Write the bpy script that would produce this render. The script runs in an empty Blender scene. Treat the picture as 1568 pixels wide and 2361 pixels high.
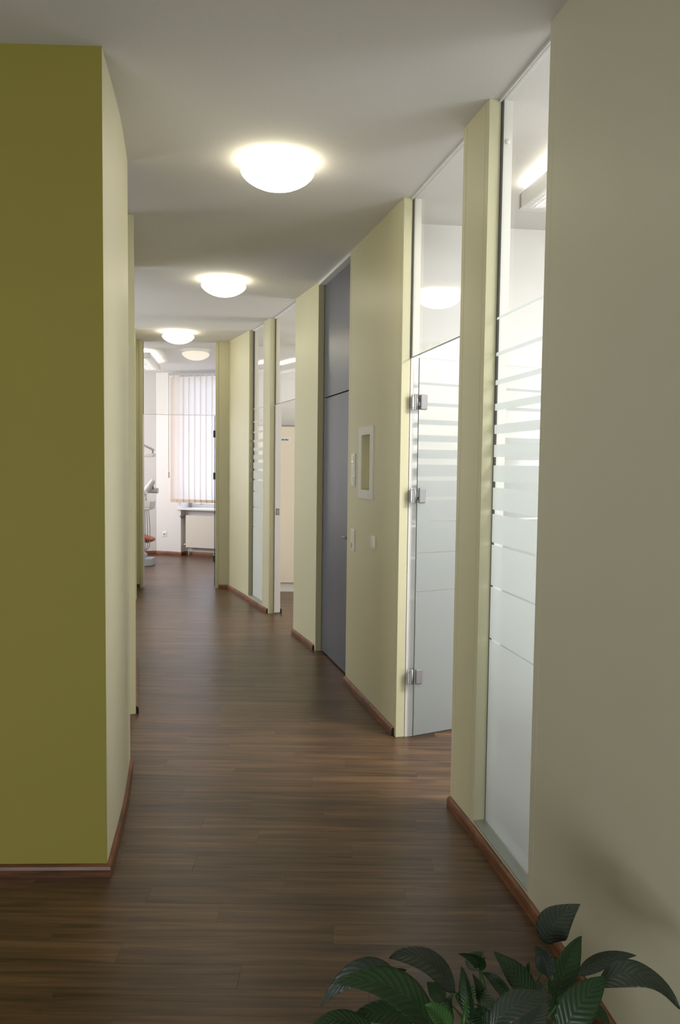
import bpy, math, random
from mathutils import Matrix, Vector
random.seed(7)
S = bpy.context.scene
C = bpy.context.collection
PI = math.pi

# ------------------------------------------------------------------ camera
F_PX, PITCH, ROLL, CAM_H = 1813.163, 0.0616052, 0.0117941, 1.548628
cp, sp, cr, sr = math.cos(PITCH), math.sin(PITCH), math.cos(ROLL), math.sin(ROLL)
fw = Vector((0, cp, -sp)); up0 = Vector((0, sp, cp)); rt0 = Vector((1, 0, 0))
rt = rt0*cr + up0*sr
up = -rt0*sr + up0*cr
cd = bpy.data.cameras.new('camera'); cam = bpy.data.objects.new('camera', cd); C.objects.link(cam)
cd.sensor_fit = 'VERTICAL'; cd.sensor_height = 24; cd.sensor_width = 24*1568/2361
cd.lens = F_PX*24/2361; cd.clip_start = 0.05; cd.clip_end = 200
m = Matrix.Identity(4)
for i in range(3):
    m[i][0] = rt[i]; m[i][1] = up[i]; m[i][2] = -fw[i]
m[2][3] = CAM_H
cam.matrix_world = m
S.camera = cam

# ------------------------------------------------------------------ world and light
w = bpy.data.worlds.new('overcast_sky'); S.world = w; w.use_nodes = True
bg = w.node_tree.nodes['Background']; bg.inputs[0].default_value = (0.62, 0.74, 1.0, 1); bg.inputs[1].default_value = 3.1
S.view_settings.view_transform = 'Standard'
try: S.view_settings.look = 'None'
except Exception: pass
S.view_settings.gamma = 1; S.view_settings.use_curve_mapping = False
S.view_settings.exposure = 0.6

def area(name, loc, direction, sx, sy, power, col):
    l = bpy.data.lights.new(name, 'AREA'); l.shape = 'RECTANGLE'; l.size = sx; l.size_y = sy
    l.energy = power; l.color = col
    o = bpy.data.objects.new(name, l); C.objects.link(o); o.location = loc
    o.rotation_euler = Vector(direction).to_track_quat('-Z', 'Z').to_euler()
    return o
area('daylight_reception', (-1.9, -2.2, 0.85), (0.15, 1, 0.0), 2.4, 1.0, 44, (0.93, 0.96, 1.0))
area('daylight_treatment', (3.85, 1.9, 1.6), (-1, 0.45, 0.0), 1.7, 1.7, 42, (0.9, 0.95, 1.0))
area('fill_treatment_top', (2.3, 3.1, 2.86), (-0.15, 0.1, -1), 1.3, 0.6, 62, (1.0, 0.97, 0.93))  # added lamp, out of view, lights the treatment room from above
area('fill_end_room', (-5.2, 11.2, 1.8), (1, 0.05, -0.15), 1.6, 1.6, 58, (0.98, 0.95, 0.97))  # added lamp at the windowless left wall, brightens the end room
area('daylight_side_room', (-5.2, 5.6, 1.6), (1, 0, -0.1), 1.6, 1.6, 36, (0.97, 0.97, 1.0))
area('daylight_left_room', (-5.2, 7.6, 1.6), (1, -0.03, -0.02), 1.8, 1.7, 48, (0.86, 0.92, 1.0))
area('fill_cabinet_room', (3.8, 8.4, 1.6), (-1, 0.05, 0.0), 2.0, 1.6, 85, (1.0, 0.95, 0.88))  # added lamp, out of view, lifts the dark cabinet room

BOWL_E, TUBE_E = 5.6, 11.0     # emission of the bowl lamps and of the tube lamps

# ------------------------------------------------------------------ materials
def new_mat(name):
    m = bpy.data.materials.new(name); m.use_nodes = True
    nt = m.node_tree; b = nt.nodes['Principled BSDF']
    return m, nt, b
def N(nt, t, **kw):
    n = nt.nodes.new(t)
    for k, v in kw.items(): setattr(n, k, v)
    return n
def paint(name, col, rough=0.6, bump=0.0, scale=300, var=0.03, metal=0.0, spec=0.5, bdist=0.001):
    m, nt, b = new_mat(name); L = nt.links.new
    b.inputs['Roughness'].default_value = rough; b.inputs['Metallic'].default_value = metal
    b.inputs['Specular IOR Level'].default_value = spec
    tc = N(nt, 'ShaderNodeTexCoord')
    n1 = N(nt, 'ShaderNodeTexNoise'); n1.inputs['Scale'].default_value = 2.3; n1.inputs['Detail'].default_value = 3
    L(tc.outputs['Object'], n1.inputs['Vector'])
    mx = N(nt, 'ShaderNodeMix', data_type='RGBA')
    mx.inputs[6].default_value = (*[c*(1-var) for c in col], 1); mx.inputs[7].default_value = (*[min(1, c*(1+var)) for c in col], 1)
    L(n1.outputs['Fac'], mx.inputs[0]); L(mx.outputs[2], b.inputs['Base Color'])
    if bump:
        n2 = N(nt, 'ShaderNodeTexNoise'); n2.inputs['Scale'].default_value = scale; n2.inputs['Detail'].default_value = 2
        L(tc.outputs['Object'], n2.inputs['Vector'])
        bp = N(nt, 'ShaderNodeBump'); bp.inputs['Strength'].default_value = bump; bp.inputs['Distance'].default_value = bdist
        L(n2.outputs['Fac'], bp.inputs['Height']); L(bp.outputs['Normal'], b.inputs['Normal'])
    return m
def wood(name, dark, mid, light, rough, stretch=(1.6, 34, 8), rand=0.0, bump=0.1):
    m, nt, b = new_mat(name); L = nt.links.new
    tc = N(nt, 'ShaderNodeTexCoord'); oi = N(nt, 'ShaderNodeObjectInfo')
    off = N(nt, 'ShaderNodeVectorMath', operation='SCALE'); off.inputs[3].default_value = 37.0
    cmb = N(nt, 'ShaderNodeCombineXYZ')
    for k in range(3): L(oi.outputs['Random'], cmb.inputs[k])
    L(cmb.outputs[0], off.inputs[0])
    add = N(nt, 'ShaderNodeVectorMath', operation='ADD'); L(tc.outputs['Object'], add.inputs[0]); L(off.outputs[0], add.inputs[1])
    mp = N(nt, 'ShaderNodeMapping'); mp.inputs['Scale'].default_value = stretch; L(add.outputs[0], mp.inputs['Vector'])
    n1 = N(nt, 'ShaderNodeTexNoise'); n1.inputs['Scale'].default_value = 1.0; n1.inputs['Detail'].default_value = 7; n1.inputs['Roughness'].default_value = 0.62
    n1.inputs['Distortion'].default_value = 0.6
    L(mp.outputs[0], n1.inputs['Vector'])
    cr_ = N(nt, 'ShaderNodeValToRGB'); e = cr_.color_ramp.elements
    e[0].position = 0.3; e[0].color = (*dark, 1); e[1].position = 0.72; e[1].color = (*light, 1)
    k = e.new(0.5); k.color = (*mid, 1)
    L(n1.outputs['Fac'], cr_.inputs[0])
    n3 = N(nt, 'ShaderNodeTexNoise'); n3.inputs['Scale'].default_value = 1.0; n3.inputs['Detail'].default_value = 2
    mp3 = N(nt, 'ShaderNodeMapping'); mp3.inputs['Scale'].default_value = (0.9, 9, 3); L(add.outputs[0], mp3.inputs['Vector']); L(mp3.outputs[0], n3.inputs['Vector'])
    mr3 = N(nt, 'ShaderNodeMapRange'); mr3.inputs['From Min'].default_value = 0.3; mr3.inputs['From Max'].default_value = 0.7
    mr3.inputs['To Min'].default_value = 0.72; mr3.inputs['To Max'].default_value = 1.25; L(n3.outputs['Fac'], mr3.inputs[0])
    mr = N(nt, 'ShaderNodeMapRange'); mr.inputs['To Min'].default_value = 1-rand; mr.inputs['To Max'].default_value = 1+rand
    L(oi.outputs['Random'], mr.inputs[0])
    mu = N(nt, 'ShaderNodeMath', operation='MULTIPLY'); L(mr3.outputs[0], mu.inputs[0]); L(mr.outputs[0], mu.inputs[1])
    vm = N(nt, 'ShaderNodeVectorMath', operation='SCALE'); L(cr_.outputs[0], vm.inputs[0]); L(mu.outputs[0], vm.inputs[3])
    vo = N(nt, 'ShaderNodeTexVoronoi'); vo.inputs['Scale'].default_value = 1.0           # small dark knots
    mpv = N(nt, 'ShaderNodeMapping'); mpv.inputs['Scale'].default_value = (1.7, 8.0, 3.0); L(add.outputs[0], mpv.inputs['Vector']); L(mpv.outputs[0], vo.inputs['Vector'])
    mk = N(nt, 'ShaderNodeMapRange'); mk.inputs['From Min'].default_value = 0.02; mk.inputs['From Max'].default_value = 0.16; mk.inputs['To Min'].default_value = 0.45
    L(vo.outputs['Distance'], mk.inputs[0])
    vk = N(nt, 'ShaderNodeVectorMath', operation='SCALE'); L(vm.outputs[0], vk.inputs[0]); L(mk.outputs[0], vk.inputs[3])
    L(vk.outputs[0], b.inputs['Base Color'])
    b.inputs['Roughness'].default_value = rough
    bp = N(nt, 'ShaderNodeBump'); bp.inputs['Strength'].default_value = bump; bp.inputs['Distance'].default_value = 0.0006
    L(n1.outputs['Fac'], bp.inputs['Height']); L(bp.outputs['Normal'], b.inputs['Normal'])
    return m
def emit(name, col, strength):
    m = bpy.data.materials.new(name); m.use_nodes = True; nt = m.node_tree; nt.nodes.clear()
    e = N(nt, 'ShaderNodeEmission'); e.inputs[0].default_value = (*col, 1); e.inputs[1].default_value = strength
    o = N(nt, 'ShaderNodeOutputMaterial'); nt.links.new(e.outputs[0], o.inputs[0]); return m
def glass(name, tint):
    m = bpy.data.materials.new(name); m.use_nodes = True; nt = m.node_tree; nt.nodes.clear(); L = nt.links.new
    t = N(nt, 'ShaderNodeBsdfTransparent'); t.inputs[0].default_value = (*tint, 1)
    g = N(nt, 'ShaderNodeBsdfGlossy'); g.inputs['Roughness'].default_value = 0.0; g.inputs[0].default_value = (1, 1, 1, 1)
    f = N(nt, 'ShaderNodeFresnel'); ge = N(nt, 'ShaderNodeNewGeometry')
    ir = N(nt, 'ShaderNodeMapRange'); ir.inputs['To Min'].default_value = 1.45; ir.inputs['To Max'].default_value = 1/1.45   # same reflectance on both faces of the slab
    L(ge.outputs['Backfacing'], ir.inputs[0]); L(ir.outputs[0], f.inputs[0])
    x = N(nt, 'ShaderNodeMixShader'); L(f.outputs[0], x.inputs[0]); L(t.outputs[0], x.inputs[1]); L(g.outputs[0], x.inputs[2])
    o = N(nt, 'ShaderNodeOutputMaterial'); L(x.outputs[0], o.inputs[0]); return m
def veil(name, tcol, dcol, transp, diff, gloss=0.04):
    m = bpy.data.materials.new(name); m.use_nodes = True; nt = m.node_tree; nt.nodes.clear(); L = nt.links.new
    a = N(nt, 'ShaderNodeBsdfTranslucent'); a.inputs[0].default_value = (*tcol, 1)
    d = N(nt, 'ShaderNodeBsdfDiffuse'); d.inputs[0].default_value = (*dcol, 1)
    x = N(nt, 'ShaderNodeMixShader'); x.inputs[0].default_value = diff; L(a.outputs[0], x.inputs[1]); L(d.outputs[0], x.inputs[2])
    t = N(nt, 'ShaderNodeBsdfTransparent'); y = N(nt, 'ShaderNodeMixShader'); y.inputs[0].default_value = transp
    L(x.outputs[0], y.inputs[1]); L(t.outputs[0], y.inputs[2])
    g = N(nt, 'ShaderNodeBsdfGlossy'); g.inputs['Roughness'].default_value = 0.35
    z = N(nt, 'ShaderNodeMixShader'); z.inputs[0].default_value = gloss; L(y.outputs[0], z.inputs[1]); L(g.outputs[0], z.inputs[2])
    o = N(nt, 'ShaderNodeOutputMaterial'); L(z.outputs[0], o.inputs[0]); return m

M = {}
M['cream'] = paint('cream_wall_paint', (0.66, 0.63, 0.415), 0.42, 0.12, 500, 0.02, bdist=0.0004)
M['cream_light'] = paint('pale_cream_wall_paint', (0.74, 0.71, 0.53), 0.5, 0.15, 400, 0.02, bdist=0.0004)
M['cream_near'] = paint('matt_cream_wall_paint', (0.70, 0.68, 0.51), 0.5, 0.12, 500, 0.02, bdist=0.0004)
M['olive'] = paint('olive_green_wall_paint', (0.385, 0.335, 0.062), 0.7, 0.3, 350, 0.05, bdist=0.0006)
M['white'] = paint('white_lining_paint', (0.78, 0.78, 0.76), 0.45, 0.0, 300, 0.01)
M['room_white'] = paint('white_room_paint', (0.80, 0.79, 0.77), 0.75, 0.15, 300, 0.01)
M['ceiling'] = paint('white_ceiling_plaster', (0.74, 0.73, 0.71), 0.9, 0.36, 130, 0.015, bdist=0.003)
M['plank'] = wood('dark_brown_plank', (0.050, 0.030, 0.018), (0.116, 0.065, 0.034), (0.192, 0.108, 0.054), 0.33, (1.7, 34, 8), 0.10, 0.15)
M['skirting'] = wood('red_brown_skirting_wood', (0.085, 0.031, 0.012), (0.18, 0.066, 0.025), (0.27, 0.11, 0.044), 0.4, (5, 5, 60), 0.1, 0.1)
M['black'] = paint('black_gap', (0.012, 0.012, 0.013), 0.5)
M['grey_door'] = paint('satin_blue_grey_door', (0.150, 0.158, 0.190), 0.32, 0.25, 900, 0.03, metal=0.35, bdist=0.0003)
M['steel'] = paint('satin_steel', (0.27, 0.26, 0.27), 0.42, 0, metal=0.25)
M['sill_metal'] = paint('grey_metal_sill', (0.42, 0.44, 0.41), 0.38, 0, metal=0.5)
M['plastic'] = paint('white_switch_plastic', (0.88, 0.87, 0.82), 0.25)
M['plastic_dark'] = paint('dark_socket_hole', (0.06, 0.055, 0.05), 0.5)
M['glass'] = glass('clear_glass', (0.98, 0.988, 0.983))
M['glass_edge'] = paint('dark_green_glass_edge', (0.035, 0.075, 0.07), 0.15)
M['frost'] = veil('frosted_film', (0.71, 0.745, 0.735), (0.56, 0.59, 0.59), 0.28, 0.38)
M['bowl'] = emit('lit_opal_glass', (1.0, 0.90, 0.66), BOWL_E)
M['tube'] = emit('lit_tube_glow', (1.0, 0.93, 0.80), TUBE_E)
M['lamp_white'] = paint('white_lamp_metal', (0.80, 0.80, 0.78), 0.35)
M['louvre'] = paint('matt_aluminium_louvre', (0.78, 0.78, 0.80), 0.3, metal=0.3)
M['blind'] = veil('beige_blind_fabric', (0.80, 0.76, 0.72), (0.74, 0.60, 0.46), 0.0, 0.5, 0.0)
M['blind_hem'] = paint('beige_blind_hem', (0.66, 0.53, 0.42), 0.8)
M['rail'] = paint('grey_aluminium_rail', (0.40, 0.40, 0.40), 0.4, metal=0.5)
M['radiator'] = paint('warm_white_radiator_enamel', (0.74, 0.70, 0.62), 0.35)
M['dental'] = paint('pale_grey_unit_plastic', (0.76, 0.76, 0.72), 0.35)
M['hose'] = paint('grey_hose_rubber', (0.26, 0.23, 0.20), 0.5)
M['orange'] = paint('orange_upholstery', (0.62, 0.10, 0.015), 0.45)
M['stone'] = paint('pale_blue_grey_base', (0.58, 0.62, 0.66), 0.5, 0.2, 300, 0.06)
M['cabinet'] = paint('cream_cabinet_laminate', (0.80, 0.74, 0.62), 0.4)
M['ink'] = paint('dark_blue_lettering', (0.02, 0.03, 0.09), 0.5)
M['pot'] = paint('anthracite_ceramic_pot', (0.05, 0.05, 0.055), 0.35)
M['soil'] = paint('dark_potting_soil', (0.02, 0.013, 0.009), 0.95, 0.8, 60, 0.3, bdist=0.01)
M['stem'] = paint('green_leaf_stalk', (0.035, 0.10, 0.025), 0.45)
M['amber'] = emit('amber_switch_pilot', (1.0, 0.55, 0.08), 1.2)

def leaf_mat(name, dark, light):
    m, nt, b = new_mat(name); L = nt.links.new
    uv = N(nt, 'ShaderNodeUVMap'); sep = N(nt, 'ShaderNodeSeparateXYZ'); L(uv.outputs[0], sep.inputs[0])
    a1 = N(nt, 'ShaderNodeMath', operation='SUBTRACT'); L(sep.outputs[0], a1.inputs[0]); a1.inputs[1].default_value = 0.5
    a2 = N(nt, 'ShaderNodeMath', operation='ABSOLUTE'); L(a1.outputs[0], a2.inputs[0])
    a3 = N(nt, 'ShaderNodeMath', operation='MULTIPLY_ADD'); L(a2.outputs[0], a3.inputs[0]); a3.inputs[1].default_value = -0.42; L(sep.outputs[1], a3.inputs[2])
    a4 = N(nt, 'ShaderNodeMath', operation='MULTIPLY'); L(a3.outputs[0], a4.inputs[0]); a4.inputs[1].default_value = 2*PI*11
    a5 = N(nt, 'ShaderNodeMath', operation='SINE'); L(a4.outputs[0], a5.inputs[0])
    mr = N(nt, 'ShaderNodeMapRange'); mr.inputs['From Min'].default_value = 0.2; L(a5.outputs[0], mr.inputs[0])
    mid = N(nt, 'ShaderNodeMapRange'); mid.inputs['From Min'].default_value = 0.0; mid.inputs['From Max'].default_value = 0.035
    mid.inputs['To Min'].default_value = 1.0; mid.inputs['To Max'].default_value = 0.0; L(a2.outputs[0], mid.inputs[0])
    mxx = N(nt, 'ShaderNodeMath', operation='MAXIMUM'); L(mr.outputs[0], mxx.inputs[0]); L(mid.outputs[0], mxx.inputs[1])
    mx = N(nt, 'ShaderNodeMix', data_type='RGBA'); mx.inputs[6].default_value = (*dark, 1); mx.inputs[7].default_value = (*light, 1)
    L(mxx.outputs[0], mx.inputs[0]); L(mx.outputs[2], b.inputs['Base Color'])
    bp = N(nt, 'ShaderNodeBump'); bp.inputs['Strength'].default_value = 0.35; bp.inputs['Distance'].default_value = 0.0015
    L(a5.outputs[0], bp.inputs['Height']); L(bp.outputs['Normal'], b.inputs['Normal'])
    b.inputs['Roughness'].default_value = 0.38
    return m
M['leaf'] = leaf_mat('dark_green_leaf', (0.018, 0.052, 0.017), (0.026, 0.074, 0.023))
M['leaf_grey'] = leaf_mat('grey_green_leaf', (0.042, 0.062, 0.045), (0.058, 0.082, 0.060))
M['leaf_bright'] = leaf_mat('fresh_green_leaf', (0.032, 0.115, 0.02), (0.045, 0.15, 0.03))

# ------------------------------------------------------------------ helpers
class MB:
    def __init__(s): s.v = []; s.f = []; s.m = []; s.cur = 0; s.sm = []; s.smooth = False
    def face(s, idx): s.f.append(idx); s.m.append(s.cur); s.sm.append(s.smooth)
    def box(s, x0, x1, y0, y1, z0, z1):
        b = len(s.v)
        s.v += [(x0, y0, z0), (x1, y0, z0), (x1, y1, z0), (x0, y1, z0), (x0, y0, z1), (x1, y0, z1), (x1, y1, z1), (x0, y1, z1)]
        for q in ((0, 3, 2, 1), (4, 5, 6, 7), (0, 1, 5, 4), (1, 2, 6, 5), (2, 3, 7, 6), (3, 0, 4, 7)): s.face([b+i for i in q])
        return s
    def prism(s, pts, z0, z1):           # vertical extrusion of a footprint
        a = sum(pts[i][0]*pts[(i+1) % len(pts)][1]-pts[(i+1) % len(pts)][0]*pts[i][1] for i in range(len(pts)))
        if a < 0: pts = pts[::-1]
        n = len(pts); b = len(s.v)
        s.v += [(p[0], p[1], z0) for p in pts]+[(p[0], p[1], z1) for p in pts]
        s.face([b+i for i in range(n)][::-1]); s.face([b+n+i for i in range(n)])
        for i in range(n): j = (i+1) % n; s.face([b+i, b+j, b+n+j, b+n+i])
        return s
    def prism_y(s, pts, y0, y1):         # extrusion along y of an (x,z) outline
        n = len(pts); b = len(s.v)
        s.v += [(p[0], y0, p[1]) for p in pts]+[(p[0], y1, p[1]) for p in pts]
        s.face([b+i for i in range(n)]); s.face([b+n+i for i in range(n)][::-1])
        for i in range(n): j = (i+1) % n; s.face([b+j, b+i, b+n+i, b+n+j])
        return s
    def tube(s, pts, r, n=10, caps=True):
        pts = [Vector(p) for p in pts]; rr = r if isinstance(r, (list, tuple)) else [r]*len(pts)
        b = len(s.v); px = None
        for i, p in enumerate(pts):
            t = (pts[min(i+1, len(pts)-1)]-pts[max(i-1, 0)]).normalized()
            if px is None: px = t.orthogonal().normalized()
            px = (px-t*px.dot(t)).normalized(); py = t.cross(px)
            for k in range(n):
                a = 2*PI*k/n; q = p+(px*math.cos(a)+py*math.sin(a))*rr[i]; s.v.append(tuple(q))
        old = s.smooth; s.smooth = True
        for i in range(len(pts)-1):
            for k in range(n):
                j = (k+1) % n; s.face([b+i*n+k, b+i*n+j, b+(i+1)*n+j, b+(i+1)*n+k])
        s.smooth = old
        if caps: s.face([b+k for k in range(n)][::-1]); s.face([b+(len(pts)-1)*n+k for k in range(n)])
        return s
    def lathe(s, prof, n=48, cx=0, cy=0):
        b = len(s.v); old = s.smooth; s.smooth = True
        for r, z in prof:
            for k in range(n): a = 2*PI*k/n; s.v.append((cx+r*math.cos(a), cy+r*math.sin(a), z))
        for i in range(len(prof)-1):
            for k in range(n):
                j = (k+1) % n; s.face([b+i*n+k, b+i*n+j, b+(i+1)*n+j, b+(i+1)*n+k])
        s.smooth = old; return s
    def mesh(s, name, mats):
        me = bpy.data.meshes.new(name); me.from_pydata(s.v, [], s.f)
        for k in (mats if isinstance(mats, (list, tuple)) else [mats]): me.materials.append(M[k] if isinstance(k, str) else k)
        me.polygons.foreach_set('material_index', s.m); me.polygons.foreach_set('use_smooth', s.sm); me.update()
        return me
    def build(s, name, mats, parent=None, loc=(0, 0, 0), rz=0, bevel=0, seg=2):
        o = bpy.data.objects.new(name, s.mesh(name, mats)); C.objects.link(o)
        o.location = loc; o.rotation_euler = (0, 0, rz)
        if parent: o.parent = parent
        if bevel:
            b = o.modifiers.new('bevel', 'BEVEL'); b.width = bevel; b.segments = seg; b.limit_method = 'ANGLE'
        return o
def tag(o, label=None, cat=None, group=None, kind=None):
    if label: o['label'] = label
    if cat: o['category'] = cat
    if group: o['group'] = group
    if kind: o['kind'] = kind
    return o
def empty(name, loc=(0, 0, 0), rz=0):
    o = bpy.data.objects.new(name, None); C.objects.link(o); o.location = loc; o.rotation_euler = (0, 0, rz)
    o.empty_display_size = 0.05; return o
def box(*a): return MB().box(*a)
def copy_tree(o, parent=None):
    c = o.copy(); C.objects.link(c); c.parent = parent
    for ch in list(o.children): copy_tree(ch, c)
    return c
H = 3.0
def px(x, y, Y):                          # a point at real depth Y
    a = (x-784)/F_PX; b = -(y-1180.5)/F_PX
    X = a*cr-b*sr; u = a*sr+b*cr
    r = Vector((X, cp+u*sp, -sp+u*cp)); k = Y/r[1]
    return Vector((0, 0, CAM_H))+r*k
class Seg:                                # frame of a wall face: x along, y towards the walkable side, z up
    def __init__(s, A, B):
        s.A = Vector(A); s.B = Vector(B); d = s.B-s.A; s.L = d.length; s.rz = math.atan2(d.y, d.x); s.u = d.normalized(); s.n = Vector((-s.u.y, s.u.x))
        s.loc = (A[0], A[1], 0)
    def pt(s, x, y=0): p = s.A+s.u*x+s.n*y; return (p.x, p.y)

# ------------------------------------------------------------------ floor
def rx(y, pts):
    for (x0, y0), (x1, y1) in zip(pts, pts[1:]):
        if y0 <= y <= y1: return x0+(x1-x0)*(y-y0)/(y1-y0)
    return pts[0][0] if y < pts[0][1] else pts[-1][0]
RW = [(0.80, 0.0), (0.79, 1.3), (0.764, 2.037), (0.672, 2.672), (0.517, 3.493), (0.331, 4.381), (0.052, 5.494), (-0.191, 6.411), (-0.414, 7.074), (-0.721, 8.001), (-1.019, 8.757), (-1.363, 9.574), (-0.9, 9.7), (-0.9, 13)]
LW = [(-1.6, 1.5), (-1.6, 2.8), (-0.95, 2.85), (-1.15, 3.9), (-1.45, 4.5), (-1.3, 4.75), (-1.6, 5.96), (-2.1, 7.6), (-2.5, 9.54), (-2.9, 9.8), (-3.4, 13)]
floor = box(-5.6, 4.1, -3.6, 13.9, -0.12, -0.006).build('floor', 'plank')
tag(floor, 'dark brown wood plank floor running across the corridor', 'floor', kind='structure')
PW, PL = 0.112, 0.92
cand = []; rest = []
j = 0; y = -3.6
while y < 13.8:
    off = (j*0.37) % 1.0*PL+random.uniform(-0.08, 0.08)
    x = -5.6-off
    while x < 4.0:
        x0, x1 = max(x, -5.6), min(x+PL, 4.1)
        if x1-x0 > 0.05:
            yc = y+PW/2; xc = (x0+x1)/2
            inside = 1.75 < yc < 12.9 and x1 > rx(yc, LW)-0.02 and x0 < rx(yc, RW)+0.02 and x1/yc > -0.47 and x0/yc < 0.42
            (cand if inside else rest).append((x0, x1, y))
        x += PL
    y += PW; j += 1
cand.sort(key=lambda c: c[2])
rest += cand[298:]; cand = cand[:298]
g = 0.0003
def plank_box(mb, x0, x1, y0):
    b = len(mb.v); c = 0.0004; X0, X1, Y0, Y1 = x0+g/2, x1-g/2, y0+g/2, y0+PW-g/2
    mb.v += [(X0, Y0, -0.006), (X1, Y0, -0.006), (X1, Y1, -0.006), (X0, Y1, -0.006),
             (X0, Y0, -c), (X1, Y0, -c), (X1, Y1, -c), (X0, Y1, -c), (X0+c, Y0+c, 0), (X1-c, Y0+c, 0), (X1-c, Y1-c, 0), (X0+c, Y1-c, 0)]
    for q in ((8, 9, 10, 11), (4, 5, 9, 8), (5, 6, 10, 9), (6, 7, 11, 10), (7, 4, 8, 11), (0, 1, 5, 4), (1, 2, 6, 5), (2, 3, 7, 6), (3, 0, 4, 7)): mb.face([b+i for i in q])
full = MB(); plank_box(full, -PL/2, PL/2, -PW/2); full_me = full.mesh('plank', 'plank')
for x0, x1, yy in cand:
    if x1-x0 > PL-0.001:
        o = bpy.data.objects.new('plank', full_me)
    else:
        t = MB(); plank_box(t, -(x1-x0)/2, (x1-x0)/2, -PW/2); o = bpy.data.objects.new('plank', t.mesh('plank', 'plank'))
    C.objects.link(o); o.location = ((x0+x1)/2, yy+PW/2, 0); o.parent = floor
t = MB()
for x0, x1, yy in rest: plank_box(t, x0, x1, yy)
o = t.build('plank_field', 'plank', floor); o['kind'] = 'stuff'

# ------------------------------------------------------------------ ceiling and outer shell
tag(box(-5.6, 4.1, -3.6, 13.9, H, H+0.15).build('ceiling', 'ceiling'), 'white textured plaster ceiling over the corridor and rooms', 'ceiling', kind='structure')
def wall(name, mat, label, pts, z0=0, z1=H):
    return tag(MB().prism(pts, z0, z1).build(name, mat), label, 'wall', kind='structure')
wall('wall_back', 'cream_light', 'pale cream wall of the reception behind the viewer', [(-5.6, -3.6), (4.1, -3.6), (4.1, -3.5), (-5.6, -3.5)])
wall('wall_outer_left', 'room_white', 'white outer wall of the rooms on the left', [(-5.6, -3.5), (-5.5, -3.5), (-5.5, 12.5), (-5.6, 12.5)])
wall('wall_outer_right', 'room_white', 'white outer wall of the rooms on the right', [(4.0, -3.5), (4.1, -3.5), (4.1, 10.2), (4.0, 10.2)])
wall('wall_treatment_back', 'room_white', 'white back wall of the treatment room behind the open frosted glass door', [(0.315, 4.835), (4.0, 5.30), (4.0, 5.40), (0.295, 4.935)])
wall('wall_treatment_front', 'room_white', 'white front wall of the treatment room nearest the viewer', [(0.93, 0.85), (4.0, 0.85), (4.0, 0.95), (0.93, 0.95)])
wall('wall_store_front', 'room_white', 'white near wall of the room with the tall cream cabinet', [(-0.2, 6.80), (4.0, 6.80), (4.0, 6.90), (-0.24, 6.90)])
wall('wall_store_back', 'room_white', 'pale wall above and behind the tall cream cabinet', [(-1.34, 9.87), (4.0, 9.87), (4.0, 9.97), (-1.34, 9.97)])
wall('wall_end_room_right', 'room_white', 'white right side wall of the room at the corridor end', [(-0.40, 9.98), (-0.30, 9.98), (-0.30, 12.2), (-0.40, 12.2)])

# ------------------------------------------------------------------ corridor wall pieces
TW, TH, HALF = 0.0375, 0.10, 0.05
def wall_seg(name, label, A, B, trim0=True, trim1=True, mat='cream', hole=None):
    s = Seg(A, B); L = s.L
    a, b = (TW+0.0025 if trim0 else 0), (L-TW-0.0025 if trim1 else L)
    mb = MB()
    if hole:
        h0, h1, z0, z1 = hole
        mb.box(a, h0, -HALF, 0, 0, H); mb.box(h1, b, -HALF, 0, 0, H); mb.box(h0, h1, -HALF, 0, 0, z0); mb.box(h0, h1, -HALF, 0, z1, H)
        mb.box(0.001, a, -HALF, -0.008, 0, H); mb.box(b, L-0.001, -HALF, -0.008, 0, H)
    else:
        pts = [(0.001, -HALF), (L-0.001, -HALF), (L-0.001, -0.008), (b, -0.008), (b, 0), (a, 0), (a, -0.008), (0.001, -0.008)]
        if not trim1: pts = [(0.001, -HALF), (L, -HALF), (L, 0), (a, 0), (a, -0.008), (0.001, -0.008)]
        if not trim0: pts = [(0, -HALF), (L-0.001, -HALF), (L-0.001, -0.008), (b, -0.008), (b, 0), (0, 0)]
        if not trim0 and not trim1: pts = [(0, -HALF), (L, -HALF), (L, 0), (0, 0)]
        mb.prism(pts, 0, H)
    o = tag(mb.build(name, mat, loc=s.loc, rz=s.rz), label, 'wall', kind='structure')
    for on, lo, hi, end in ((trim0, 0, TW, 0), (trim1, L-TW, L, 1)):
        if on:
            e0, e1 = (lo, lo+0.004) if end == 0 else (hi-0.004, hi)
            q = [(lo, -HALF), (lo, 0.0005), (hi, 0.0005), (hi, -0.0075), (lo+0.002, -0.0075), (lo+0.002, -HALF)] if end == 0 else \
                [(hi, -HALF), (hi, 0.0005), (lo, 0.0005), (lo, -0.0075), (hi-0.002, -0.0075), (hi-0.002, -HALF)]
            MB().prism(q, 0, H).build('edge_trim', mat, o, bevel=0.0012, seg=1)
    lb = MB()
    if hole:
        pass
    lb.box(0.0, L, -TH, -HALF-0.004, 0, H).build('inner_lining', 'white', o)['label'] = 'white lining on the room side'
    return o, s
R0a, R0b, R1, R2, R3, R4, R5, R6, R7, R8, E4 = (0.672, 2.668), (0.575, 3.213), (0.517, 3.493), (0.331, 4.381), (0.052, 5.494), (-0.191, 6.411), (-0.414, 7.074), (-0.721, 8.001), (-0.809, 8.206), (-1.019, 8.757), (-1.363, 9.580)
E3, E2, E1, E0 = (-1.481, 9.600), (-1.526, 9.605), (-2.405, 9.565), (-2.445, 9.562)

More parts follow.
